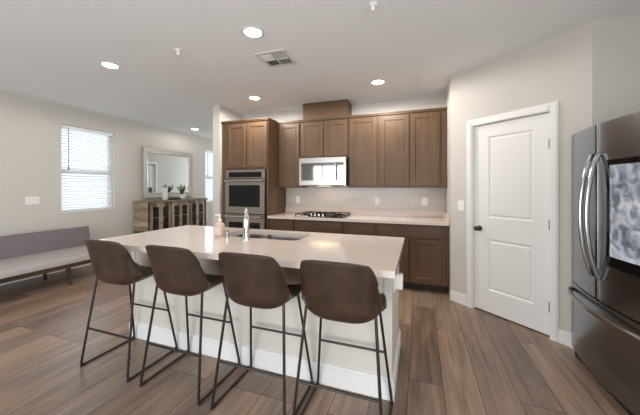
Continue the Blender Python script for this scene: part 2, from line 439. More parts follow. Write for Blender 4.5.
# ------------------------------------------------------------------ pantry door (door_1) and hall door (door_2)
def panel_ring(bm, x0, x1, z0, z1, y, depth, wd):
    """a raised panel with a moulded groove round it, facing -y"""
    def rect(i, yy): return [(x0 + i, yy, z0 + i), (x1 - i, yy, z0 + i), (x1 - i, yy, z1 - i), (x0 + i, yy, z1 - i)]
    rings = [rect(0, y), rect(wd * .35, y + depth), rect(wd * .6, y + depth), rect(wd, y + depth * .25)]
    rv = [[bm.verts.new(p) for p in r] for r in rings]
    for a, b in zip(rv, rv[1:]):
        for j in range(4): bm.faces.new((a[j], a[(j + 1) % 4], b[(j + 1) % 4], b[j]))
    bm.faces.new(rv[-1])

def door_leaf(x0, x1, z0, z1, yf, th, panels):
    bm = bmesh.new()
    xs = [x0, panels[0][0], panels[0][1], x1]
    box(bm, xs[0], xs[1], yf, yf + th, z0, z1); box(bm, xs[2], xs[3], yf, yf + th, z0, z1)
    zs = [z0] + [z for p in panels for z in p[2:]] + [z1]
    for i in range(0, len(zs), 2): box(bm, xs[1], xs[2], yf, yf + th, zs[i], zs[i + 1])
    for p in panels:
        panel_ring(bm, *p, yf, .012, .035); box(bm, p[0], p[1], yf + .02, yf + th - .002, p[2], p[3])
    return bm
def door(name, loc, rz, flip, W0, W1_, hinge_right=True):
    px0, px1 = W0 + .155, W1_ - .14
    r = struct(name, door_leaf(W0 + .003, W1_ - .003, .012, 2.035, .03, .035, [(px0, px1, .25, .80), (px0, px1, 1.03, 1.905)]), 'white', None, loc, rz)
    # casing
    bm = bmesh.new(); c = .068
    for (a, b, z0, z1) in ((W0 - c, W0 - .004, 0, 2.045 + c), (W1_ + .004, W1_ + c, 0, 2.045 + c), (W0 - .004, W1_ + .004, 2.045, 2.045 + c)):
        box(bm, a, b, -.012, 0, z0, z1); box(bm, a + .012, b - .012, -.019, -.012, z0, z1 - (.012))
    obj('door_casing', bm, 'white', r)
    obj('door_jamb', B((W0 - .004, W0 + .001, 0, .12, 0, 2.045), (W1_ - .001, W1_ + .004, 0, .12, 0, 2.045), (W0, W1_, 0, .12, 2.04, 2.046), (W0, W0 + .012, .067, .08, 0, 2.04), (W1_ - .012, W1_, .067, .08, 0, 2.04)), 'white', r)
    hx = W1_ - .004 if hinge_right else W0 + .004
    for z in (.27, 1.015, 1.75):
        bm = bmesh.new(); tube(bm, [(hx, .018, z - .045), (hx, .018, z + .045)], .008, 8)
        box(bm, hx - .014, hx + .008, .026, .031, z - .045, z + .045)
        obj('hinge', bm, 'nickel', r)
    kx = W0 + .06 if hinge_right else W1_ - .06; sg = 1 if hinge_right else -1
    bm = bmesh.new()
    ring_skin(bm, [[(kx + q * math.cos(2 * PI * j / 16), y, .905 + q * math.sin(2 * PI * j / 16)) for j in range(16)] for q, y in ((.030, .03), (.030, .022), (.024, .018), (.011, .016), (.011, -.005), (.02, -.012), (.027, -.024), (.025, -.036), (.014, -.042))])
    obj('door_handle', bm, 'nickel', r)
    return r
door('door_1', PW, PA, 1, .278, .996)
# white door of the hall, in the wall behind the kitchen (shows in the mirror); local -y faces -x
door('door_2', (-3.23, 6.40, 0), R(-90), 1, .004, .846)

# ------------------------------------------------------------------ island
IX0, IX1, IY0, IY1 = -2.56, -.12, 1.525, 2.58
isl = thing('kitchen_island', 'white panelled kitchen island base below the pale countertop', 'kitchen island', (-1.32, 2.17, 0))
bx0, bx1, by0, by1 = -2.48, -.163, 1.84, 2.53
obj('body', B((bx0, bx1, by0, by0 + .02, 0, .872), (bx0, bx0 + .02, by0 + .02, by1 - .03, 0, .872), (bx1 - .02, bx1, by0 + .02, by1 - .03, 0, .872), (bx0 + .02, bx1 - .02, by1 - .05, by1 - .03, 0, .872), (bx0 + .02, bx1 - .02, by0 + .02, by1 - .05, .08, .10)), 'islandwhite', isl, world=True)
n_ = 5
for i in range(n_):
    a = bx0 + .01 + (bx1 - bx0 - .02) * i / n_; b = bx0 + .01 + (bx1 - bx0 - .02) * (i + 1) / n_
    obj('door', B((a + .004, b - .004, by1 - .029, by1 - .01, .12, .86), bev=.003), 'islandwhite', isl, world=True)
bm = bmesh.new()
def base_strip(bm, x0, x1, y0, y1):
    box(bm, x0, x1, y0, y1, 0, .125); 
base_strip(bm, bx0 - .014, bx1 + .014, by0 - .014, by0); base_strip(bm, bx1, bx1 + .014, by0, by1 - .03); base_strip(bm, bx0 - .014, bx0, by0, by1 - .03)
box(bm, bx0 - .009, bx1 + .009, by0 - .009, by0, .125, .14); box(bm, bx1, bx1 + .009, by0, by1 - .03, .125, .14); box(bm, bx0 - .009, bx0, by0, by1 - .03, .125, .14)
obj('baseboard', bm, 'white', isl, world=True)
obj('apron_trim', B((bx0 - .006, bx1 + .006, by0 - .012, by0, .80, .874), (bx1, bx1 + .012, by0 - .012, by1 - .03, .80, .874)), 'islandwhite', isl, world=True)
# vertical battens on the seating side
obj('batten', B((bx0, bx0 + .05, by0 - .006, by0, .14, .80)), 'islandwhite', isl, world=True)
obj('batten', B((bx1 - .05, bx1, by0 - .006, by0, .14, .80)), 'islandwhite', isl, world=True)

# countertop with the sink cut out
SX0, SX1, SY0, SY1 = -1.74, -.95, 2.115, 2.48
bm = B((IX0, SX0, IY0, IY1, .876, .914), (SX1, IX1, IY0, IY1, .876, .914), (SX0, SX1, IY0, SY0, .876, .914), (SX0, SX1, SY1, IY1, .876, .914))
for cx, cy, sx, sy in ((SX0, SY0, 1, 1), (SX1, SY0, -1, 1), (SX0, SY1, 1, -1), (SX1, SY1, -1, -1)):
    q = .075; prism(bm, [(cx, cy)] + [(cx + sx * q * (1 - math.sin(R(a))), cy + sy * q * (1 - math.cos(R(a)))) for a in range(0, 91, 10)], .876, .914)
tag(centre(obj('island_countertop', bm, 'quartz')), 'long pale quartz countertop on the white island', 'countertop')
# double bowl sink
snk = thing('kitchen_sink', 'stainless steel double bowl sink set into the island countertop', 'sink', ((SX0 + SX1) / 2, (SY0 + SY1) / 2, .914))
def bowl(x0, x1, y0, y1, name):
    bm = bmesh.new()
    def rr(i, z, r):
        out = []
        for cx, cy, a0 in ((x1 - i - r, y1 - i - r, 0), (x0 + i + r, y1 - i - r, 90), (x0 + i + r, y0 + i + r, 180), (x1 - i - r, y0 + i + r, 270)):
            for k in range(6):
                a = R(a0 + 90 * k / 5); out.append((cx + r * math.cos(a), cy + r * math.sin(a), z))
        return out
    ring_skin(bm, [rr(-.003, .8755, .07), rr(.004, .8755, .065), rr(.006, .865, .06), rr(.010, .78, .06), rr(.035, .757, .06), rr(.12, .752, .05)], cap=False)
    vs = list(bm.verts)[-24:]; bm.faces.new(vs)
    lathe(bm, (x0 + x1) / 2, (y0 + y1) / 2, ((.04, .753), (.04, .757), (.02, .755)), 16)
    return obj(name, bm, 'sinksteel', snk, world=True)
bowl(SX0 + .008, -1.42, SY0 + .008, SY1 - .008, 'bowl'); bowl(-1.395, SX1 - .008, SY0 + .008, SY1 - .008, 'bowl')
obj('rim', B((SX0 + .001, SX1 - .001, SY0 + .001, SY0 + .010, .868, .8755), (SX0 + .001, SX1 - .001, SY1 - .010, SY1 - .001, .868, .8755), (SX0 + .001, SX0 + .010, SY0 + .01, SY1 - .01, .868, .8755), (SX1 - .010, SX1 - .001, SY0 + .01, SY1 - .01, .868, .8755), (-1.42, -1.395, SY0 + .01, SY1 - .01, .880, .888)), 'polished', snk, world=True)

# faucet
fa = thing('kitchen_faucet', 'chrome pull-out faucet standing beside the island sink', 'faucet', (-1.385, 2.035, .914), R(34))
bm = bmesh.new(); lathe(bm, 0, 0, ((.034, 0), (.034, .006), (.030, .012), (.0285, .03), (.027, .13), (.025, .165), (.022, .18)), 20)
obj('body', bm, 'chrome', fa)
bm = bmesh.new()
p = fillet([(0, 0, .17), (0, .008, .215), (0, .05, .236), (0, .13, .235), (0, .165, .215)], .04)
tube(bm, p, [.020 - .003 * i / len(p) for i in range(len(p))], 12); obj('spout', bm, 'chrome', fa)
bm = bmesh.new(); tube(bm, [(0, .16, .222), (0, .185, .19)], [.018, .020], 12); obj('spray_head', bm, 'grey', fa)
bm = bmesh.new(); tube(bm, [(0, -.002, .225), (0, .0, .245), (.004, -.012, .268)], [.014, .010, .008], 10)
obj('lever', bm, 'chrome', fa)
# soap bottle
so = thing('soap_bottle', 'pink amber soap pump bottle with cream label on the island', 'soap bottle', (-1.69, 2.072, .914))
bm = bmesh.new()
def rrect(w, d, z, r, n=5):
    out = []
    for sx, sy, a0 in ((1, 1, 0), (-1, 1, 90), (-1, -1, 180), (1, -1, 270)):
        for k in range(n + 1):
            a = R(a0 + 90 * k / n); out.append((sx * (w - r) + r * math.cos(a), sy * (d - r) + r * math.sin(a), z))
    return out
ring_skin(bm, [rrect(.034, .026, 0, .012), rrect(.038, .030, .006, .014), rrect(.038, .030, .105, .014), rrect(.032, .025, .122, .014), rrect(.015, .015, .132, .0149), rrect(.014, .014, .142, .0139)])
obj('bottle', bm, 'soap', so)
obj('label', B((-.027, .027, -.0315, -.030, .025, .085)), 'soaplabel', so)
bm = bmesh.new(); lathe(bm, 0, 0, ((.016, .142), (.016, .158), (.006, .160), (.005, .19), (.012, .191), (.012, .2)), 14)
tube(bm, [(0, 0, .196), (-.02, -.01, .197), (-.036, -.018, .19)], .005, 8)
obj('pump', bm, 'plate', so)
# small dispenser cup
bm = bmesh.new(); lathe(bm, -1.60, 2.06, ((.022, .914), (.022, .918), (.017, .920), (.017, .968), (.014, .974)), 18)
tag(centre(obj('air_gap_cap', bm, 'steel')), 'small steel capped cylinder between soap bottle and faucet', 'sink air gap')

# outlet on the island end, with an adapter plugged in
ou = thing('wall_outlet', 'white outlet plate with adapter on the end face of the island', 'outlet', (bx1 + .012, 2.02, .70))
obj('plate', B((-.012, -.004, -.04, .04, -.06, .06), bev=.002), 'plate', ou)
obj('adapter', B((-.004, .045, -.03, .03, -.045, .056), bev=.006, seg=2), 'plate', ou)
obj('socket', B((-.004, -.002, -.016, .016, -.058, -.048), bev=.0005), 'grey', ou)

# ------------------------------------------------------------------ bar stools
def lerp(tab, v):
    for a, b in zip(tab, tab[1:]):
        if v <= b[0]:
            t = (v - a[0]) / (b[0] - a[0]); t = t * t * (3 - 2 * t) if False else t
            return [x + (y - x) * t for x, y in zip(a[1:], b[1:])]
    return list(tab[-1][1:])

def make_stool():
    t = thing('bar_stool', '', 'bar stool', (0, 0, 0), 0, 'brown leather bar stools along the island')
    # centre line: v, y, z, half width, edge lift
    tab = [(0, .178, .652, .180, .012), (.05, .165, .668, .198, .020), (.15, .115, .664, .220, .030), (.30, .035, .640, .232, .046), (.42, -.040, .626, .236, .064),
           (.50, -.108, .620, .244, .086), (.58, -.160, .638, .244, .100), (.66, -.193, .692, .240, .104), (.76, -.215, .778, .228, .088), (.88, -.237, .880, .210, .058), (.96, -.250, .946, .198, .036), (1, -.255, .972, .188, .028)]
    ws = [(.50, .238, .084), (.58, .240, .092), (.66, .237, .090), (.76, .226, .074), (.88, .206, .050), (.96, .190, .032), (1, .178, .024)]
    tab = [r[:3] + next((w[1:] for w in ws if w[0] == r[0]), r[3:]) for r in tab]
    NU, NV = 24, 40
    def cl(v):
        # smooth by averaging neighbours
        s = [lerp(tab, min(1, max(0, v + d))) for d in (-.03, -.015, 0, .015, .03)] if .03 < v < .97 else [lerp(tab, v)]
        return [sum(q) / len(s) for q in zip(*s)]
    def pt(u, v, off=0):
        y, z, w, e = cl(v)
        y0, z0 = cl(max(0, v - .02))[:2]; y1, z1 = cl(min(1, v + .02))[:2]
        ty, tz = y1 - y0, z1 - z0; l = math.hypot(ty, tz); ty /= l; tz /= l
        ny, nz = -tz * -1, ty * -1       # inward (up for the seat, forward for the back)
        a = abs(u); k = a ** 3.4
        # corner rounding at the top and front
        dip = 0
        if v > .9: dip = -.018 * a ** 4 * (v - .9) / .1
        x = math.copysign(w * (a - .06 * a ** 6 * (1 if e > .06 else .3)), u)
        return Vector((x, y + ny * (e * k + off), z + nz * (e * k + off) + dip))
    th = .017
    bm = bmesh.new()
    def sheet(off): return [[pt(-1 + 2 * i / NU, j / NV, off) for i in range(NU + 1)] for j in range(NV + 1)]
    A = sheet(0); Bs = sheet(th)
    va = [[bm.verts.new(p) for p in r] for r in A]; vb = [[bm.verts.new(p) for p in r] for r in Bs]
    for j in range(NV):
        for i in range(NU):
            bm.faces.new((va[j][i], va[j][i + 1], va[j + 1][i + 1], va[j + 1][i]))
            bm.faces.new((vb[j][i], vb[j + 1][i], vb[j + 1][i + 1], vb[j][i + 1]))
    for j in range(NV):
        bm.faces.new((va[j][0], va[j + 1][0], vb[j + 1][0], vb[j][0])); bm.faces.new((va[j][NU], vb[j][NU], vb[j + 1][NU], va[j + 1][NU]))
    for i in range(NU):
        bm.faces.new((va[0][i], vb[0][i], vb[0][i + 1], va[0][i + 1])); bm.faces.new((va[NV][i], va[NV][i + 1], vb[NV][i + 1], vb[NV][i]))
    obj('seat_shell', bm, 'leather', t)
    # piping round the rim
    bm = bmesh.new(); rim = [(A[j][0] + Bs[j][0]) / 2 for j in range(NV + 1)] + [(A[NV][i] + Bs[NV][i]) / 2 for i in range(1, NU)] + [(A[j][NU] + Bs[j][NU]) / 2 for j in range(NV, -1, -1)]
    tube(bm, rim, .0098, 8); obj('seam_piping', bm, 'leather', t)
    r = .0085
    for s in (-1, 1):
        bm = bmesh.new(); P1 = pt(s * .84, .585, .004); P2 = pt(s * .82, .16, .004)
        tube(bm, fillet([P1, (s * .247, -.212, .011), (s * .247, .212, .011), P2], .035), r, 10)
        obj('leg_loop', bm, 'legmetal', t)
        for y in (-.195, .195):
            bm = bmesh.new(); tube(bm, [(s * .247, y - .018, .0105), (s * .247, y + .018, .0105)], .0104, 10); obj('foot_pad', bm, 'rubber', t)
    def leg_at(z, P, y0):
        k = (z - .011) / (P.z - .011); return .247 + (abs(P.x) - .247) * k, y0 + (P.y - y0) * k
    x, y = leg_at(.283, P1, -.212); bm = bmesh.new(); tube(bm, [(-x, y, .283), (x, y, .283)], r * .9, 8); obj('stretcher', bm, 'legmetal', t)
    x, y = leg_at(.342, P2, .212); bm = bmesh.new(); tube(bm, [(-x, y, .342), (x, y, .342)], r * .9, 8); obj('footrest', bm, 'legmetal', t)
    return t
st0 = make_stool()
SL = ['brown leather bar stool at the island end nearest the grey bench', 'brown leather bar stool second along the island from the bench end',
      'brown leather bar stool second along the island from the fridge end', 'brown leather bar stool at the island end nearest the fridge']
for i, (x, rz) in enumerate(((-2.16, 0), (-1.54, 0), (-.945, 0), (-.41, 0))):
    o = st0 if i == 0 else copy_tree(st0)
    o.location = (x, 1.60, 0); o.rotation_euler = (0, 0, R(rz)); o['label'] = SL[i]

# ------------------------------------------------------------------ cabinets on the back wall
def shaker(x0, x1, z0, z1, y, th=.02, rail=.058):
    bm = bmesh.new()
    box(bm, x0, x0 + rail, y, y + th, z0, z1, .002); box(bm, x1 - rail, x1, y, y + th, z0, z1, .002)
    box(bm, x0 + rail, x1 - rail, y, y + th, z0, z0 + rail, .002); box(bm, x0 + rail, x1 - rail, y, y + th, z1 - rail, z1, .002)
    a, b, c, d = x0 + rail, x1 - rail, z0 + rail, z1 - rail
    def rect(i, yy): return [(a + i, yy, c + i), (b - i, yy, c + i), (b - i, yy, d - i), (a + i, yy, d - i)]
    rings = [rect(-.002, y + .003), rect(.008, y + .004), rect(.014, y + .011)]
    rv = [[bm.verts.new(p) for p in q] for q in rings]
    for p, q in zip(rv, rv[1:]):
        for j in range(4): bm.faces.new((p[j], p[(j + 1) % 4], q[(j + 1) % 4], q[j]))
    bm.faces.new(rv[-1])
    return bm

def slab(x0, x1, z0, z1, y, th=.02): return B((x0, x1, y, y + th, z0, z1), bev=.003)

UY = 4.13                             # face of the upper doors
def upper(x0, x1, z0, z1, splits, label, fill=0, loc_group='wall cabinets above the counter'):
    t = thing('wall_cabinet', label, 'wall cabinet', ((x0 + x1) / 2, (UY + YK) / 2, z0), 0, loc_group)
    obj('body', B((x0, x1, UY + .022, YK - .002, z0, z1)), 'cab', t, world=True)
    for a, b in splits: obj('door', shaker(a, b, z0 + .02, z1 - .02, UY), 'cab', t, world=True)
    bm = bmesh.new()
    box(bm, x0, x1, UY - .002, UY + .03, z1 - .001, z1 + .018); box(bm, x0, x1, UY - .012, UY + .03, z1 + .018, z1 + .03)
    obj('crown_moulding', bm, 'cabh', t, world=True)
    return t
ZT = 2.405
upper(-2.209, -1.808, 1.352, ZT, [(-2.175, -1.822)], 'tall single-door brown wall cabinet between oven tower and microwave')
upper(-1.806, -1.012, 1.815, ZT, [(-1.792, -1.413), (-1.398, -1.024)], 'short two-door brown wall cabinet above the microwave')
upper(-1.010, -.558, 1.352, ZT, [(-.990, -.580)], 'tall single-door brown wall cabinet just beyond the microwave, on the pantry side')
upper(-.556, .357, 1.352, ZT, [(-.532, -.135), (-.117, .264)], 'tall two-door brown wall cabinet beside the pantry wall')
# duct cover
tag(centre(obj('duct_cover', B((-1.765, -1.03, 4.16, YK - .002, ZT + .032, H - .001)), 'cabh')), 'plain brown box above the microwave cabinet reaching the ceiling', 'duct cover')

# oven tower
TX0, TX1, TY = -3.086, -2.212, 3.82
tw = thing('oven_cabinet', 'tall brown cabinet tower housing the double wall oven', 'oven cabinet', ((TX0 + TX1) / 2, (TY + YK) / 2, 0))
obj('body', B((TX0, TX1, TY + .022, YK - .002, .10, .32), (TX0, TX1, TY + .022, YK - .002, 1.645, ZT), (TX0, -2.99, TY + .022, YK - .002, .32, 1.645), (-2.25, TX1, TY + .022, YK - .002, .32, 1.645), (-2.99, -2.25, YK - .05, YK - .002, .32, 1.645)), 'cab', tw, world=True)
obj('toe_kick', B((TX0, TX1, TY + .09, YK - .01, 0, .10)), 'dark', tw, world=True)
obj('door', shaker(-2.975, -2.606, 1.672, ZT - .025, TY), 'cab', tw, world=True); obj('door', shaker(-2.592, -2.228, 1.672, ZT - .025, TY), 'cab', tw, world=True)
obj('drawer', slab(-2.975, -2.228, .12, .31, TY), 'cabh', tw, world=True)
bm = bmesh.new(); box(bm, TX0, TX1 + .006, TY - .002, YK - .002, ZT, ZT + .018); box(bm, TX0, TX1 + .016, TY - .014, YK - .002, ZT + .018, ZT + .032)
obj('crown_moulding', bm, 'cabh', tw, world=True)

# double oven
ov = thing('double_wall_oven', 'stainless steel double wall oven with black glass doors', 'oven', (-2.62, 3.80, .34))
obj('body', B((-2.985, -2.255, 3.845, 4.38, .33, 1.64)), 'blackmetal', ov, world=True)  # black body and frame put the shade between the oven doors into colour
obj('face_frame', B((-2.992, -2.248, 3.822, 3.84, .325, 1.642)), 'blackmetal', ov, world=True)
cp = obj('control_panel', B((-2.985, -2.255, 3.806, 3.822, 1.50, 1.636), bev=.003), 'ovensteel', ov, world=True)
obj('display', B((-2.925, -2.316, 3.803, 3.806, 1.515, 1.598)), 'black', cp, world=False)
cp.children[0].data.transform(INV[ov.name])
def oven_door(z0, z1, wz0, wz1):
    d = obj('oven_door', B((-2.985, -2.255, 3.79, 3.821, z0, z1), bev=.004), 'ovensteel', ov, world=True)
    w = obj('window', B((-2.909, -2.335, 3.787, 3.79, wz0, wz1), bev=.001), 'black', ov, world=True); w.parent = d
    bm = bmesh.new(); zh = z1 - .035
    tube(bm, [(-2.965, 3.74, zh), (-2.275, 3.74, zh)], .017, 12)
    for x in (-2.93, -2.31): tube(bm, [(x, 3.79, zh), (x, 3.745, zh)], .011, 10)
    h = obj('handle', bm, 'polished', ov, world=True); h.parent = d
oven_door(.935, 1.49, 1.045, 1.39); oven_door(.345, .925, .45, .80)

# base cabinets
BYF = 3.84
def base(x0, x1, fronts, label, fill=True):
    t = thing('base_cabinet', label, 'base cabinet', ((x0 + x1) / 2, (BYF + YK) / 2, 0), 0, 'base cabinets below the back counter')
    obj('body', B((x0, x1, BYF + .022, YK - .002, .10, .875)), 'cab', t, world=True)
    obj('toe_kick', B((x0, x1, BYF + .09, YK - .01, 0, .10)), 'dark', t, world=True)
    for kind, a, b, z0, z1 in fronts:
        if kind == 'd': obj('door', shaker(a, b, z0, z1, BYF), 'cab', t, world=True)
        else: obj('drawer', slab(a, b, z0, z1, BYF), 'cabh', t, world=True)
    return t
base(-2.209, -1.776, [('w', -2.195, -1.792, .70, .85), ('d', -2.195, -1.792, .12, .685)], 'narrow brown base cabinet beside the oven tower')
base(-1.774, -1.014, [('w', -1.758, -1.034, .70, .85), ('d', -1.758, -1.40, .12, .685), ('d', -1.392, -1.034, .12, .685)], 'brown base cabinet directly under the black cooktop')
base(-1.012, -.552, [('w', -.994, -.574, .70, .85), ('d', -.994, -.574, .12, .685)], 'narrow brown base cabinet between the cooktop and the wide end cabinets')
base(-.550, .357, [('w', -.526, .270, .70, .85), ('d', -.526, -.135, .12, .685), ('d', -.112, .270, .12, .685)], 'wide brown base cabinet beside the pantry wall')
# back countertop with upstands
tag(centre(obj('back_countertop', B((-2.211, .358, 3.812, YK - .001, .876, .914)), 'quartz')), 'pale quartz countertop along the back wall under the wall cabinets', 'countertop')
tag(centre(obj('counter_upstand', B((-2.211, .338, YK - .021, YK - .001, .9145, 1.015), (.338, .3585, 3.83, YK - .001, .9145, 1.015)), 'quartz')), 'low pale quartz upstand along the back of the counter', 'upstand')
struct('backsplash', B((-2.209, .359, YK - .010, YK - .0005, 1.0155, 1.352)), 'tile')

# microwave
mw = thing('microwave', 'stainless over-the-range microwave under the short cabinet', 'microwave', (-1.41, 4.2, 1.376))
MY = 4.02; mx0, mx1, mz0, mz1 = -1.775, -1.018, 1.376, 1.812
obj('body', B((mx0, mx1, MY + .03, YK - .012, mz0, mz1), bev=.003), 'steel', mw, world=True)
d = obj('microwave_door', B((mx0, mx1, MY, MY + .03, mz0 + .012, mz1), bev=.004), 'steelh', mw, world=True)
w = obj('window', B((mx0 + .045, -1.185, MY - .003, MY, mz0 + .085, mz1 - .085), bev=.001), 'mirrorglass', mw, world=True); w.parent = d
k = obj('control_panel', B((-1.150, mx1 - .035, MY - .003, MY, mz0 + .085, mz1 - .085), bev=.001), 'mirrorglass', mw, world=True)
bm = bmesh.new(); tube(bm, [(-1.168, MY - .04, mz0 + .08), (-1.168, MY - .04, mz1 - .08)], .011, 10)
for z in (mz0 + .10, mz1 - .10): tube(bm, [(-1.168, MY, z), (-1.168, MY - .04, z)], .009, 8)
h = obj('handle', bm, 'polished', mw, world=True); h.parent = d
obj('vent_grille', B((mx0 + .05, mx1 - .05, MY + .001, MY + .03, mz0, mz0 + .011)), 'grey', mw, world=True)
obj('work_light', B((-1.5, -1.3, 4.12, 4.2, mz0 - .004, mz0 - .0005)), emit_mat('hood_lamp', (1, .78, .5), 1.6), mw, world=True)
area('microwave_lamp', (-1.4, 4.17, mz0 - .008), (0, 0, 0), .5, .14, .5, (1, .74, .46))

# cooktop
ck = thing('gas_cooktop', 'black gas cooktop with iron grates and silver knobs on back counter', 'cooktop', (-1.41, 4.12, .9145))
ckx0, ckx1, cky0, cky1 = -1.79, -1.03, 3.875, 4.375
obj('base_plate', B((ckx0, ckx1, cky0, cky1, .9146, .926), bev=.004), 'black', ck, world=True)
for cx, cy, r in ((-1.63, 3.99, .035), (-1.63, 4.26, .045), (-1.41, 4.17, .06), (-1.19, 3.99, .045), (-1.19, 4.26, .035)):
    bm = bmesh.new(); lathe(bm, cx, cy, ((r + .015, .926), (r + .015, .931), (r, .933), (r, .939), (r - .01, .941)), 18); obj('burner', bm, 'blackmetal', ck, world=True)
for a, b in ((-1.78, -1.535), (-1.525, -1.295), (-1.285, -1.04)):
    bm = bmesh.new(); z = .946; g = .006; y0, y1 = (3.895 if a != -1.525 else 4.03), 4.36
    for x in (a + g, (a + b) / 2, b - g): box(bm, x - g, x + g, y0, y1, z, z + .010, .002)
    for y in (y0 + g, (y0 + y1) / 2, y1 - g): box(bm, a, b, y - g, y + g, z - .001, z + .009, .002)
    for x in (a + g, b - g):
        for y in (y0 + g, y1 - g): box(bm, x - g, x + g, y - g, y + g, .926, z)
    obj('grate', bm, 'blackmetal', ck, world=True)
for i in range(5):
    bm = bmesh.new(); x = -1.535 + i * .0625; lathe(bm, x, 3.935, ((.019, .926), (.019, .930), (.016, .933), (.0145, .957), (.011, .960)), 16)
    obj('knob', bm, 'polished', ck, world=True)

# outlets and switches
def plate(name, label, cat, loc, rz, w, h, n, kind, group=None):
    t = thing(name, label, cat, loc, rz, group)
    obj('cover_plate', B((-w / 2, w / 2, -.006, -.0005, -h / 2, h / 2), bev=.0015), 'plate', t)
    for i in range(n):
        cx = (i - (n - 1) / 2) * .046
        if kind == 's': obj('rocker', B((cx - .016, cx + .016, -.009, -.006, -.033, .033), bev=.001), 'white', t)
        else:
            obj('receptacle', B((cx - .017, cx + .017, -.008, -.006, -.034, .034), bev=.001), 'white', t)
    return t
for x, lb in ((-1.978, 'white outlet plate on the backsplash between oven tower and cooktop'), (-.623, 'white outlet plate on the backsplash just beyond the cooktop'), (.076, 'white outlet plate on the backsplash nearest the pantry')):
    plate('wall_outlet', lb, 'outlet', (x, YK - .010, 1.145), 0, .075, .118, 1, 'o', 'outlets on the backsplash')
pv = Matrix.Translation(PW) @ Matrix.Rotation(PA, 4, 'Z') @ Vector((.137, 0, 1.143))
plate('light_switch', 'white light switch on the wall beside the pantry door', 'light switch', pv, PA, .075, .118, 1, 's')
plate('light_switch', 'wide three-gang white light switch on the wall above the grey bench', 'light switch', (XL, 2.51, 1.157), R(90), .165, .118, 3, 's')

# ------------------------------------------------------------------ fridge
fr = thing('refrigerator', 'dark stainless French-door refrigerator with a screen in one door', 'refrigerator', (1.55, 2.365, 0))
FYC, FW, FX = 2.365, .462, 1.165
def bx(y, dx=0): return FX - .05 * (1 - ((y - FYC) / FW) ** 2) + dx
def front(y0, y1, z0, z1, depth=.085, n=14, r=.012):
    bm = bmesh.new(); pts = []
    for i in range(n + 1):
        y = y0 + (y1 - y0) * i / n
        e = 0
        d = min(y - y0, y1 - y)
        if d < r: e = r - math.sqrt(max(0, r * r - (r - d) ** 2))
        pts.append((bx(y, e), y))
    ys_ = sorted(set([y0, y0 + r * .3, y0 + r, y1 - r, y1 - r * .3, y1] + [y0 + (y1 - y0) * i / n for i in range(1, n)]))
    pts = []
    for y in ys_:
        d = min(y - y0, y1 - y); e = r - math.sqrt(max(0, r * r - (r - d) ** 2)) if d < r else 0
        pts.append((bx(y, e), y))
    pts += [(FX + depth, y1), (FX + depth, y0)]
    prism(bm, pts, z0, z1)
    return bm
obj('body', B((FX + .087, 1.98, FYC - FW + .004, FYC + FW - .004, .06, 1.765), bev=.004), 'grey', fr, world=True)
dl = obj('door', front(FYC + .003, FYC + FW, .615, 1.775), 'fridge', fr, world=True); dl['label'] = 'plain refrigerator door next to the pantry'
dr = obj('door', front(FYC - FW, FYC - .003, .615, 1.775), 'fridge', fr, world=True); dr['label'] = 'refrigerator door with the screen'
fz = obj('freezer_drawer', front(FYC - FW, FYC + FW, .085, .605), 'fridge', fr, world=True)
def slide(o, p): o.parent = p
def bow(y, z0, z1, out, name='handle'):
    bm = bmesh.new(); n = 16; pts = []
    for i in range(n + 1):
        t = i / n; z = z0 + (z1 - z0) * t
        pts.append((bx(y) - .012 - out * math.sin(PI * t) ** .75, y, z))
    tube(bm, [(bx(y) + .004, y, z0)] + pts + [(bx(y) + .004, y, z1)], .0135, 10, .8)
    return bm
h = obj('handle', bow(FYC + .038, .765, 1.575, .062), 'handle', fr, world=True); h.parent = dl
h = obj('handle', bow(FYC - .038, .765, 1.575, .062), 'handle', fr, world=True); h.parent = dr
bm = bmesh.new(); n = 20; pts = []
for i in range(n + 1):
    t = i / n; y = FYC - .43 + .86 * t; pts.append((bx(y) - .012 - .045 * math.sin(PI * t) ** .6, y, .545))
tube(bm, [(bx(FYC - .43) + .004, FYC - .43, .545)] + pts + [(bx(FYC + .43) + .004, FYC + .43, .545)], .015, 10, 1)
h = obj('handle', bm, 'handle', fr, world=True); h.parent = fz
def curved_plate(y0, y1, z0, z1, a, b, n=10):
    bm = bmesh.new(); f = [(bx(y0 + (y1 - y0) * i / n) - a, y0 + (y1 - y0) * i / n) for i in range(n + 1)]
    g = [(bx(y0 + (y1 - y0) * i / n) - b, y0 + (y1 - y0) * i / n) for i in range(n, -1, -1)]
    prism(bm, f + g, z0, z1); return bm
s = obj('screen_bezel', curved_plate(1.93, 2.268, .865, 1.53, .004, -.001), 'black', fr, world=True); s.parent = dr
s = obj('screen', curved_plate(1.955, 2.235, .93, 1.495, .0055, .0035), 'screen', fr, world=True); s.parent = dr
obj('hinge_cover', B((FX + .01, FX + .2, FYC + FW - .07, FYC + FW - .01, 1.776, 1.79), bev=.004), 'grey', fr, world=True)
obj('hinge_cover', B((FX + .01, FX + .2, FYC - FW + .01, FYC - FW + .07, 1.776, 1.79), bev=.004), 'grey', fr, world=True)
obj('kick_plate', B((FX + .02, FX + .086, FYC - FW + .01, FYC + FW - .01, 0, .083)), 'rubber', fr, world=True)
for z in (1.70, 1.1, .5):
    obj('hinge_pin', B((FX + .03, FX + .05, FYC + FW - .0005, FYC + FW + .004, z - .025, z + .025)), 'nickel', fr, world=True)

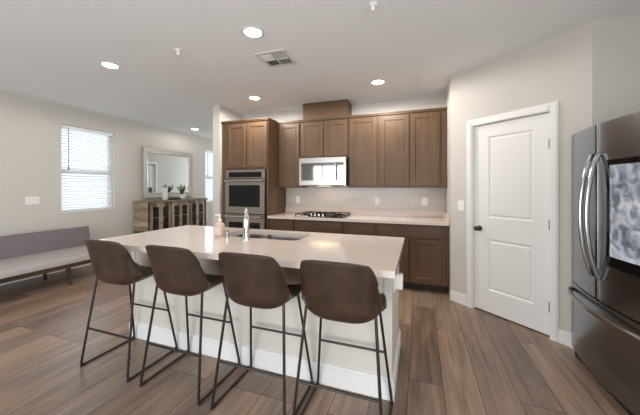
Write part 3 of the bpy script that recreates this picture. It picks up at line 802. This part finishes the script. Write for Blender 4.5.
# ------------------------------------------------------------------ grey bench (local x along wall, -y towards the room)
be = thing('daybed_bench', 'low grey upholstered daybed bench against the left wall', 'bench', (-4.45, 1.12, 0), R(90))
Lb = 2.02
obj('seat_cushion', B((0, Lb, 0, .76, .315, .405), bev=.018, seg=3), 'fabric', be)
bm = bmesh.new(); s = bmesh.new(); box(s, 0, Lb, -.05, .05, 0, .36, .018, 3); merge(bm, s, Matrix.Translation((0, .765, .345)) @ Matrix.Rotation(R(-10), 4, 'X'))
obj('back_cushion', bm, 'fabricd', be)
bm = bmesh.new(); box(bm, .02, Lb - .02, .02, .06, .262, .313, .003); box(bm, .02, Lb - .02, .72, .76, .262, .313, .003); box(bm, .02, .06, .06, .72, .262, .313); box(bm, Lb - .06, Lb - .02, .06, .72, .262, .313)
for x in (.45, .95, 1.45): box(bm, x, x + .05, .06, .72, .27, .31)
obj('frame', bm, 'walnut', be)
for x, sx in ((.6, -1), (1.36, 1)):
    for y, sy in ((.12, -1), (.66, 1)):
        bm = bmesh.new(); tube(bm, [(x, y, .266), (x + sx * .03, y + sy * .02, 0)], [.026, .018], 10); obj('leg', bm, 'walnut', be)

# ------------------------------------------------------------------ sideboard
SBL = 1.60
sb = thing('sideboard', 'weathered reclaimed-wood sideboard with glazed doors under the mirror', 'sideboard', (-5.03, 4.06, 0), R(90))
D = .38
obj('top_board', B((-.03, SBL + .03, -.03, D, 1.04, 1.08), bev=.004), 'recl', sb)
for x in (0, SBL - .04): obj('end_panel', B(*[(x, x + .04, 0, D, .06 + i * .1225, .06 + i * .1225 + .1195) for i in range(8)]), 'recl', sb)
obj('back_panel', B((.04, SBL - .04, D - .02, D, .06, 1.04)), 'reclv', sb)
obj('bottom_board', B((.04, SBL - .04, .02, D - .02, .06, .10)), 'recl', sb)
obj('plinth', B((0, SBL, .02, D - .02, 0, .06)), 'recl', sb)
for z in (.40, .72): obj('shelf', B((.04, SBL - .04, .04, D - .02, z, z + .025)), 'recl', sb)
bay = (SBL - .08) / 3
bm = bmesh.new()
for i in range(4):
    x = .04 + bay * i; box(bm, x - .03, x + .03, 0, .03, .06, 1.04)
box(bm, .04, SBL - .04, 0, .03, 1.0, 1.04); box(bm, .04, SBL - .04, 0, .03, .06, .11)
obj('face_frame', bm, 'reclv', sb)
for i in range(3):
    for k in range(2):
        a = .04 + bay * i + .034 + k * (bay / 2 - .032); b = a + bay / 2 - .038; f = .042; z0, z1 = .115, .995
        dd = obj('door', B((a, a + f, -.012, .012, z0, z1), (b - f, b, -.012, .012, z0, z1), (a + f, b - f, -.012, .012, z0, z0 + f), (a + f, b - f, -.012, .012, z1 - f, z1), (a + f, b - f, -.008, .008, .725, .740)), 'reclv', sb)
        obj('glass_pane', B((a + f, b - f, -.003, .003, z0 + f, .725), (a + f, b - f, -.003, .003, .74, z1 - f)), 'cabglass', dd)
        kx = b - .018 if k == 0 else a + .018
        bm = bmesh.new(); ring_skin(bm, [[(kx + q * math.cos(2 * PI * j / 10), y, .62 + q * math.sin(2 * PI * j / 10)) for j in range(10)] for q, y in ((.006, -.012), (.006, -.024), (.013, -.03), (.010, -.04))])
        obj('knob', bm, 'blackmetal', dd)

# mirror on the wall above the sideboard
mi = thing('wall_mirror', 'large champagne-framed mirror on the wall above the sideboard', 'mirror', (XL, 4.26, 1.12), R(90))
ml, mh, mf = 1.345, 1.085, .115
bm = bmesh.new()
def mrect(i, y): return [(i, y, i), (ml - i, y, i), (ml - i, y, mh - i), (i, y, mh - i)]
ring_skin(bm, [mrect(0, -.004), mrect(0, -.05), mrect(.012, -.056), mrect(.03, -.05), mrect(mf - .03, -.036), mrect(mf - .02, -.040), mrect(mf, -.026), mrect(mf, -.004)], closed=True)
obj('frame', bm, 'champagne', mi)
obj('mirror_glass', B((mf - .005, ml - mf + .005, -.026, -.018, mf - .005, mh - mf + .005)), 'mirror', mi)

# on the sideboard
sg = thing('decor_plaque', 'white rectangular plaque standing on the sideboard beside the tray', 'plaque', (-5.2, 4.61, 1.08), R(84))
obj('board', B((-.055, .055, -.012, .012, .006, .27), bev=.003), 'ceramic', sg)
obj('foot', B((-.055, .055, -.03, .03, 0, .008), bev=.002), 'ceramic', sg)
bm = bmesh.new()
ring_skin(bm, [[(q * .17 * math.cos(2 * PI * j / 24), q * .11 * math.sin(2 * PI * j / 24), z) for j in range(24)] for q, z in ((.86, 0), (1, .028), (.96, .028), (.82, .008))])
tr = tag(obj('tray', bm, 'tray'), 'dark brown oval wooden tray on the sideboard', 'tray'); tr.location = (-5.17, 4.83, 1.08); tr.rotation_euler = (0, 0, R(90))
pl = thing('potted_plant', 'leafy green plant in a white pot on the sideboard', 'potted plant', (-5.2, 5.07, 1.08))
bm = bmesh.new(); lathe(bm, 0, 0, ((.05, 0), (.06, .005), (.072, .11), (.066, .11), (.062, .09)), 20); obj('pot', bm, 'ceramic', pl)
bm = bmesh.new(); lathe(bm, 0, 0, ((.061, .085), (.03, .094)), 16); obj('soil', bm, 'soil', pl)
random.seed(3); bm = bmesh.new(); bs = bmesh.new()
for i in range(20):
    a = random.uniform(0, 2 * PI); ln = random.uniform(.12, .25); sp = random.uniform(.02, .13)
    st = [Vector((math.cos(a) * (.02 + sp * t * t), math.sin(a) * (.02 + sp * t * t), .088 + ln * t)) for t in (0, .25, .5, .75, 1)]
    tube(bs, st, .0022, 5)
    for k in range(11):
        t = .25 + .75 * k / 10; j = min(3, int(t * 4)); p = st[j].lerp(st[j + 1], t * 4 - j)
        b = random.uniform(0, 2 * PI); el = random.uniform(.2, 1.1); L_ = random.uniform(.03, .05); wd = L_ * .3
        d = Vector((math.cos(b) * math.cos(el), math.sin(b) * math.cos(el), math.sin(el))); sd = d.cross(Vector((0, 0, 1))).normalized(); nn = sd.cross(d)
        q = [p, p + d * L_ * .35 + sd * wd, p + d * L_ * .75 + sd * wd * .7, p + d * L_, p + d * L_ * .75 - sd * wd * .7, p + d * L_ * .35 - sd * wd]
        m1 = bm.verts.new(p + d * L_ * .5 - nn * .003); vv = [bm.verts.new(x) for x in q]
        for z in range(6): bm.faces.new((vv[z], vv[(z + 1) % 6], m1))
obj('stems', bs, 'leaf', pl)
obj('foliage', bm, 'leaf', pl)

# ------------------------------------------------------------------ ceiling
LL = [(-3.20, 2.13, 'recessed ceiling light over the end of the island near the window'), (-1.354, 2.088, 'recessed ceiling light beside the air vent, over the island'),
      (-2.33, 3.64, 'recessed ceiling light in front of the oven tower'), (-.495, 3.61, 'recessed ceiling light above the back counter near the pantry'), (-4.88, 5.13, 'recessed ceiling light in the far hall near the sideboard')]
def make_light():
    t = thing('recessed_light', '', 'ceiling light', (0, 0, 0), 0, 'recessed ceiling lights')
    bm = bmesh.new(); lathe_rings = [(.095, -.0005), (.095, -.006), (.078, -.010), (.072, -.004), (.072, -.0005)]
    ring_skin(bm, [[(q * math.cos(2 * PI * j / 28), q * math.sin(2 * PI * j / 28), z) for j in range(28)] for q, z in lathe_rings], cap=False)
    obj('trim_ring', bm, 'vent', t)
    bm = bmesh.new(); lathe(bm, 0, 0, ((.072, -.001), (.071, -.005), (.03, -.007)), 28); obj('lens', bm, 'lens', t)
    return t
l0 = make_light()
LE = (18, 16, 40, 38, 7)
for i, (x, y, lb) in enumerate(LL):
    o = l0 if i == 0 else copy_tree(l0)
    o.location = (x, y, H); o['label'] = lb
    l = bpy.data.lights.new('downlight', 'SPOT'); l.energy = LE[i]; l.color = (1, .94, .86); l.spot_size = R(180); l.spot_blend = .12; l.shadow_soft_size = .2
    lo = bpy.data.objects.new('downlight', l); C.objects.link(lo); lo.location = (x, y, H - .03)

ve = thing('ceiling_vent', 'square white slatted air vent in the ceiling over the island', 'air vent', (-1.40, 2.60, H), R(2))
bm = bmesh.new(); o_, i_ = .165, .13
for a in ((-o_, o_, -o_, -i_), (-o_, o_, i_, o_), (-o_, -i_, -i_, i_), (i_, o_, -i_, i_)): box(bm, a[0], a[1], a[2], a[3], -.010, -.0005, .002)
obj('frame', bm, 'vent', ve)
obj('duct_shade_plate', B((-i_, i_, -i_, i_, -.003, -.0006)), 'ventdark', ve)  # dark plate painted as the shade inside the duct
bm = bmesh.new()
for sx, sy in ((-1, -1), (1, -1), (-1, 1), (1, 1)):
    for k in range(4):
        s = bmesh.new(); q = .012 + k * .031
        if sx * sy > 0: box(s, 0, .123, -.010, .010, -.0008, .0008); Mx = Matrix.Translation((.004 if sx > 0 else -.127, sy * (q + .008), -.010)) @ Matrix.Rotation(R(sy * 38), 4, 'X')
        else: box(s, -.010, .010, 0, .123, -.0008, .0008); Mx = Matrix.Translation((sx * (q + .008), .004 if sy > 0 else -.127, -.010)) @ Matrix.Rotation(R(-sx * 38), 4, 'Y')
        merge(bm, s, Mx)
box(bm, -.003, .003, -i_, i_, -.016, -.004); box(bm, -i_, i_, -.003, .003, -.016, -.004)
obj('louvers', bm, 'vent', ve)
def sprinkler(x, y, lb):
    t = thing('sprinkler_head', lb, 'sprinkler', (x, y, H), 0, 'ceiling sprinkler heads')
    bm = bmesh.new(); lathe(bm, 0, 0, ((.032, -.0005), (.032, -.004), (.026, -.010), (.012, -.016)), 20); obj('escutcheon', bm, 'plate', t)
    bm = bmesh.new(); lathe(bm, 0, 0, ((.011, -.016), (.009, -.03), (.006, -.05)), 12)
    for s in (-1, 1): tube(bm, [(s * .010, 0, -.018), (s * .015, 0, -.032), (s * .004, 0, -.05)], .003, 6)
    obj('frame', bm, 'plate', t)
    bm = bmesh.new(); lathe(bm, 0, 0, ((.014, -.048), (.015, -.051), (.006, -.053)), 14); obj('deflector', bm, 'plate', t)
sprinkler(-2.223, 2.118, 'small white sprinkler head on the ceiling between the two front downlights')
sprinkler(-.319, 2.062, 'small white sprinkler head on the ceiling nearest the fridge')
